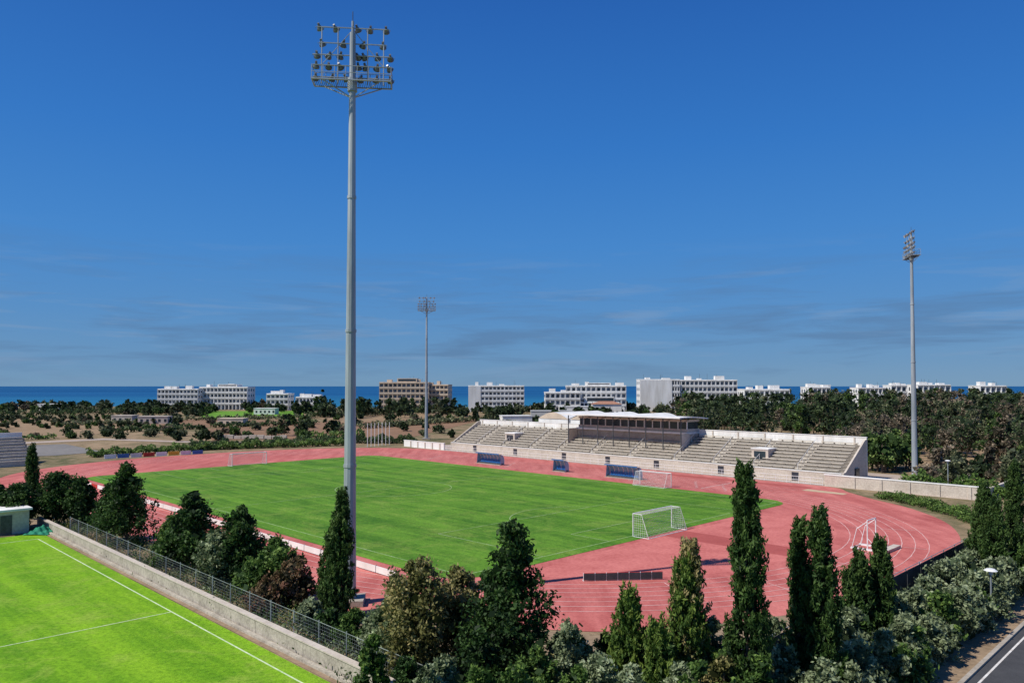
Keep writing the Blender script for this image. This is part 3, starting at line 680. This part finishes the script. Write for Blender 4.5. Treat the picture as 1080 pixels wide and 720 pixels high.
# ---------------------------------------------------------------- hotels and houses
def hotel(name,x0,x1,yt,Y,n,bays,D=14,wall='white',rot=0,hut=True,pent=0,blank=0,H=None,wing=0):
    w=(x1-x0)*Y/FP; X0=(x0-540)*Y/FP; H=H or CH-(yt-407)*Y/FP; mb=MB(); c,s=math.cos(rot),math.sin(rot)
    def T(x,y,z): return (X0+x*c-y*s,Y+x*s+y*c,z)
    fh=H/n
    mb.box(0,w,1.0,D,0,H,wall,T); mb.box(-.15,w+.15,.85,D+.15,H+.002,H+.5,wall,T)
    xb=w*blank
    if blank: mb.box(.001,xb,-.3,.998,0,H-.01,wall,T)
    bw=(w-xb)/bays
    for i in range(n):
        z=i*fh
        mb.box(xb+.002,w-.002,0,.996,z+fh-.35,z+fh-.02,wall,T)
        if i>0: mb.box(xb+.01,w-.01,-.06,.08,z,z+1.05,wall,T)
        for b in range(bays):
            xx=xb+b*bw
            mb.box(xx+.28*bw,xx+.82*bw,.93,.998,z+.1,z+fh*.74,'wglass' if rng.random()<.6 else 'glass',T)
        for q in range(max(2,int(D/4))):
            for xs,e in ((-.06,-.002),(w+.002,w+.06)): mb.box(xs,e,2.4+q*4,4+q*4,z+fh*.3,z+fh*.75,'glass',T)
    for b in range(bays+1): mb.box(xb+b*bw-.22 if b else xb+.01,xb+b*bw+.22 if b<bays else w-.01,.1,.99,0,H-.37,wall,T)
    if hut:
        q=rng.uniform(.05,.2)
        while q<.85:
            ww=rng.uniform(2,6); mb.box(w*q,w*q+ww,4+rng.uniform(0,2),9,H+.4,H+rng.uniform(1.2,3.0),wall,T); q+=rng.uniform(.18,.45)
        for _ in range(4):
            xx=rng.uniform(.1,.9)*w; mb.beam(T(xx,6,H+.4),T(xx,6,H+rng.uniform(2,4.5)),.08,'steeld',n=4)
    if wing:   # lower terraced wing in front
        for t in range(n-1):
            mb.box(w*.1*(t+1),w*(.95-.08*t),-2.5-2.2*(n-1-t),-.1-.0*t,t*fh*.8+(.01 if t else 0),(t+1)*fh*.8,wall,T)
            for b in range(bays-2): 
                xx=w*.1*(t+1)+1.5+b*(w*.8-w*.18*t)/(bays-2)
                mb.box(xx,xx+1.6,-2.55-2.2*(n-1-t),-2.502-2.2*(n-1-t),t*fh*.8+.4,(t+1)*fh*.8-.7,'glass',T)
    if pent: mb.box(w*.35,w*.75,3,D-2,H+.4,H+pent,wall,T); mb.box(w*.37,w*.73,2.95,2.998,H+1,H+pent-.5,'glass',T)
    return mb.obj(name)
hotel('seaside_hotel',166,208,410.5,510,4,11,rot=.04); hotel('seaside_hotel',210,262,408.5,520,4,13,rot=-.06,pent=2.2)
hotel('small_hotel',281,304,415.5,500,3,5); hotel('small_hotel',312,334,419,500,2,6)
hotel('beige_hotel',400,452,403.5,500,5,11,wall='beige',pent=3); hotel('beige_hotel',442,473,406,508,5,7,wall='beige',rot=-.12)
hotel('white_hotel',494,553,407,470,5,11,blank=.22,rot=.05)
hotel('terraced_hotel',575,612,414,455,3,7); hotel('terraced_hotel',597,660,407,465,4,12,rot=-.05,pent=2,wing=1)
hotel('block_hotel',675,717,400.5,480,5,3,blank=.8); hotel('white_hotel',714,777,401,490,5,14,rot=-.04)
hotel('small_hotel',785,833,411,450,3,9,wing=1); hotel('small_hotel',853,876,408.5,480,3,5); hotel('small_hotel',905,935,409,560,3,7); hotel('small_hotel',940,962,406.5,600,3,4);hotel('small_hotel',968,1003,406,520,3,6); hotel('small_hotel',1034,1062,407,520,3,5)
def house(x,Y,w,d,h,wall,rot=0,roof=True):
    X=(x-540)*Y/FP; mb=MB(); c,s=math.cos(rot),math.sin(rot)
    def T(a,b,z): return (X+a*c-b*s,Y+a*s+b*c,z)
    mb.box(0,w,0,d,0,h,wall,T)
    for q in np.arange(1,w-1,2.4): mb.box(q,q+1,-.05,-.002,.9,2.1,'glass',T)
    if roof:
        o=.4; z=h+.003; vs=[T(-o,-o,z),T(w+o,-o,z),T(w+o,d+o,z),T(-o,d+o,z),T(d/2,d/2,z+1.6),T(w-d/2,d/2,z+1.6)]
        mb.add(vs,[(0,1,5,4),(1,2,5),(2,3,4,5),(3,0,4),(0,3,2,1)],'roof')
    else: mb.box(-.15,w+.15,-.15,d+.15,h+.002,h+.3,wall,T)
    mb.obj('farm_house' if roof else 'flat_roof_building')
house(118,330,9,6,3,'stone',0,False); house(146,320,12,6,3,'stone',.1,False); house(230,300,10,6,3,'beige',0,False); house(268,430,12,7,3.2,'white',0,False); house(40,500,14,8,4,'white',0,False); house(560,330,18,8,5,'grey',0,False); house(530,300,12,7,4,'white',.2,False)
house(625,420,16,8,6,'white',0,True); house(590,400,18,8,5,'white',0,False); house(1050,190,7,5,3,'white',-.3,False); house(1000,300,12,8,5,'white',0)
mb=MB(); X,Y,_=G(-12,559)
def T(a,b,z): c,s=math.cos(-.78),math.sin(-.78); return (X+a*c-b*s,Y+a*s+b*c,z)
mb.box(0,4.2,0,3.2,0,2.5,'stone',T); mb.box(-.25,4.45,-.25,3.45,2.502,2.72,'white',T); mb.box(.6,3.0,-.05,-.003,1.0,2.0,'glass',T); mb.box(4.203,4.25,.5,1.6,.05,2.1,'steeld',T)
mb.box(.4,3.2,-.12,-.052,.88,.98,'conc',T); mb.obj('ticket_kiosk')
bm=bmesh.new(); bmesh.ops.create_grid(bm,x_segments=26,y_segments=26,size=1.3)
for v in bm.verts:
    r=v.co.length; v.co.z=max(0,.75*math.exp(-r*r*1.3)+.22*math.sin(v.co.x*7+v.co.y*3)*math.cos(v.co.y*6)*math.exp(-r*.5))+.04
me=bpy.data.meshes.new('debris_netting'); bm.to_mesh(me); bm.free(); me.materials.append(M['gnet']); o=bpy.data.objects.new('debris_netting',me); sc.collection.objects.link(o); o.location=(*G(47,561)[:2],0)
def lampost(X,Y,h):
    mb=MB(); mb.beam((X,Y,0),(X,Y,h),.07,'galv',.05,n=8); mb.beam((X,Y,0),(X,Y,.5),.11,'galv',n=8)
    mb.beam((X,Y,h),(X,Y,h+.08),.14,'galv',.42,n=14); mb.beam((X,Y,h+.08),(X,Y,h+.2),.42,'whitem',.25,n=14); mb.beam((X,Y,h-.2),(X,Y,h),.12,'lens',n=10); mb.obj('street_lamp')
X,Y,h=at(1041,601,52); lampost(X,Y,h); X,Y,h=at(998,486,118); lampost(X,Y,h)
# ---------------------------------------------------------------- light
el=math.radians(50); az=math.radians(247)
sd=Vector((math.sin(az)*math.cos(el),math.cos(az)*math.cos(el),math.sin(el)))
sl=bpy.data.lights.new('sun','SUN'); sl.energy=5.0; sl.angle=math.radians(.5); sl.color=(1,.955,.87)
so=bpy.data.objects.new('sun',sl); sc.collection.objects.link(so); so.rotation_euler=sd.to_track_quat('Z','Y').to_euler()
w=bpy.data.worlds.new("World"); sc.world=w; w.use_nodes=True; nt=w.node_tree; bg=nt.nodes['Background']
sk=N(nt,'ShaderNodeTexSky',sky_type='NISHITA'); sk.sun_disc=False; sk.sun_elevation=el; sk.sun_rotation=az; sk.air_density=1.0; sk.dust_density=.2; sk.ozone_density=2; sk.altitude=100
tc=N(nt,'ShaderNodeTexCoord'); 
sx=N(nt,'ShaderNodeSeparateXYZ'); nt.links.new(tc.outputs['Generated'],sx.inputs[0])
K=10.0
blue=ramp(nt,sx.outputs['Z'],[(0,(.125,.285,.48)),(.03,(.095,.26,.50)),(.09,(.068,.245,.55)),(.18,(.042,.225,.60)),(.30,(.022,.175,.56)),(.46,(.012,.115,.45)),(1,(.010,.08,.32))])
vm=N(nt,'ShaderNodeVectorMath',operation='SCALE'); nt.links.new(blue,vm.inputs[0]); vm.inputs['Scale'].default_value=K
c0=mix(nt,.9,sk.outputs[0],vm.outputs[0])
def cloud(loc,scl,lo,hi,amt,colr,c0,els):
    mp=N(nt,'ShaderNodeMapping'); mp.inputs['Scale'].default_value=scl; mp.inputs['Location'].default_value=loc; nt.links.new(tc.outputs['Generated'],mp.inputs['Vector'])
    f=noise(nt,mp.outputs[0],1.6,8,.62,.3); cm=ramp(nt,f,[(lo,(0,0,0)),(hi,(1,1,1))]); el_m=ramp(nt,sx.outputs['Z'],els)
    mm=N(nt,'ShaderNodeMath',operation='MULTIPLY'); nt.links.new(cm,mm.inputs[0]); nt.links.new(el_m,mm.inputs[1])
    m2=N(nt,'ShaderNodeMath',operation='MULTIPLY'); nt.links.new(mm.outputs[0],m2.inputs[0]); m2.inputs[1].default_value=amt
    return mix(nt,m2.outputs[0],c0,colr)
E=[(.0,(.2,.2,.2)),(.04,(1,1,1)),(.10,(.8,.8,.8)),(.19,(0,0,0))]
c=cloud((3.1,1.2,0),(2.6,2.6,26),.47,.62,.55,(1.0,1.85,3.35),c0,E)
c=cloud((7.3,4.2,2),(3.4,3.4,34),.54,.68,.45,(2.3,3.4,5.1),c,E)
nt.links.new(c,bg.inputs['Color']); bg.inputs['Strength'].default_value=.1
# ---------------------------------------------------------------- camera
cd=bpy.data.cameras.new('camera'); cd.lens=36*FP/1080; cd.sensor_width=36; cd.clip_end=100000; cd.clip_start=.5
th=math.radians(1.7); cd.shift_y=(407-FP*math.tan(th)-360)/1080
co=bpy.data.objects.new('camera',cd); sc.collection.objects.link(co); co.location=(0,0,CH); co.rotation_euler=(math.pi/2+th,0,0); sc.camera=co
sc.view_settings.view_transform='Standard'; sc.view_settings.look='None'; sc.view_settings.exposure=0
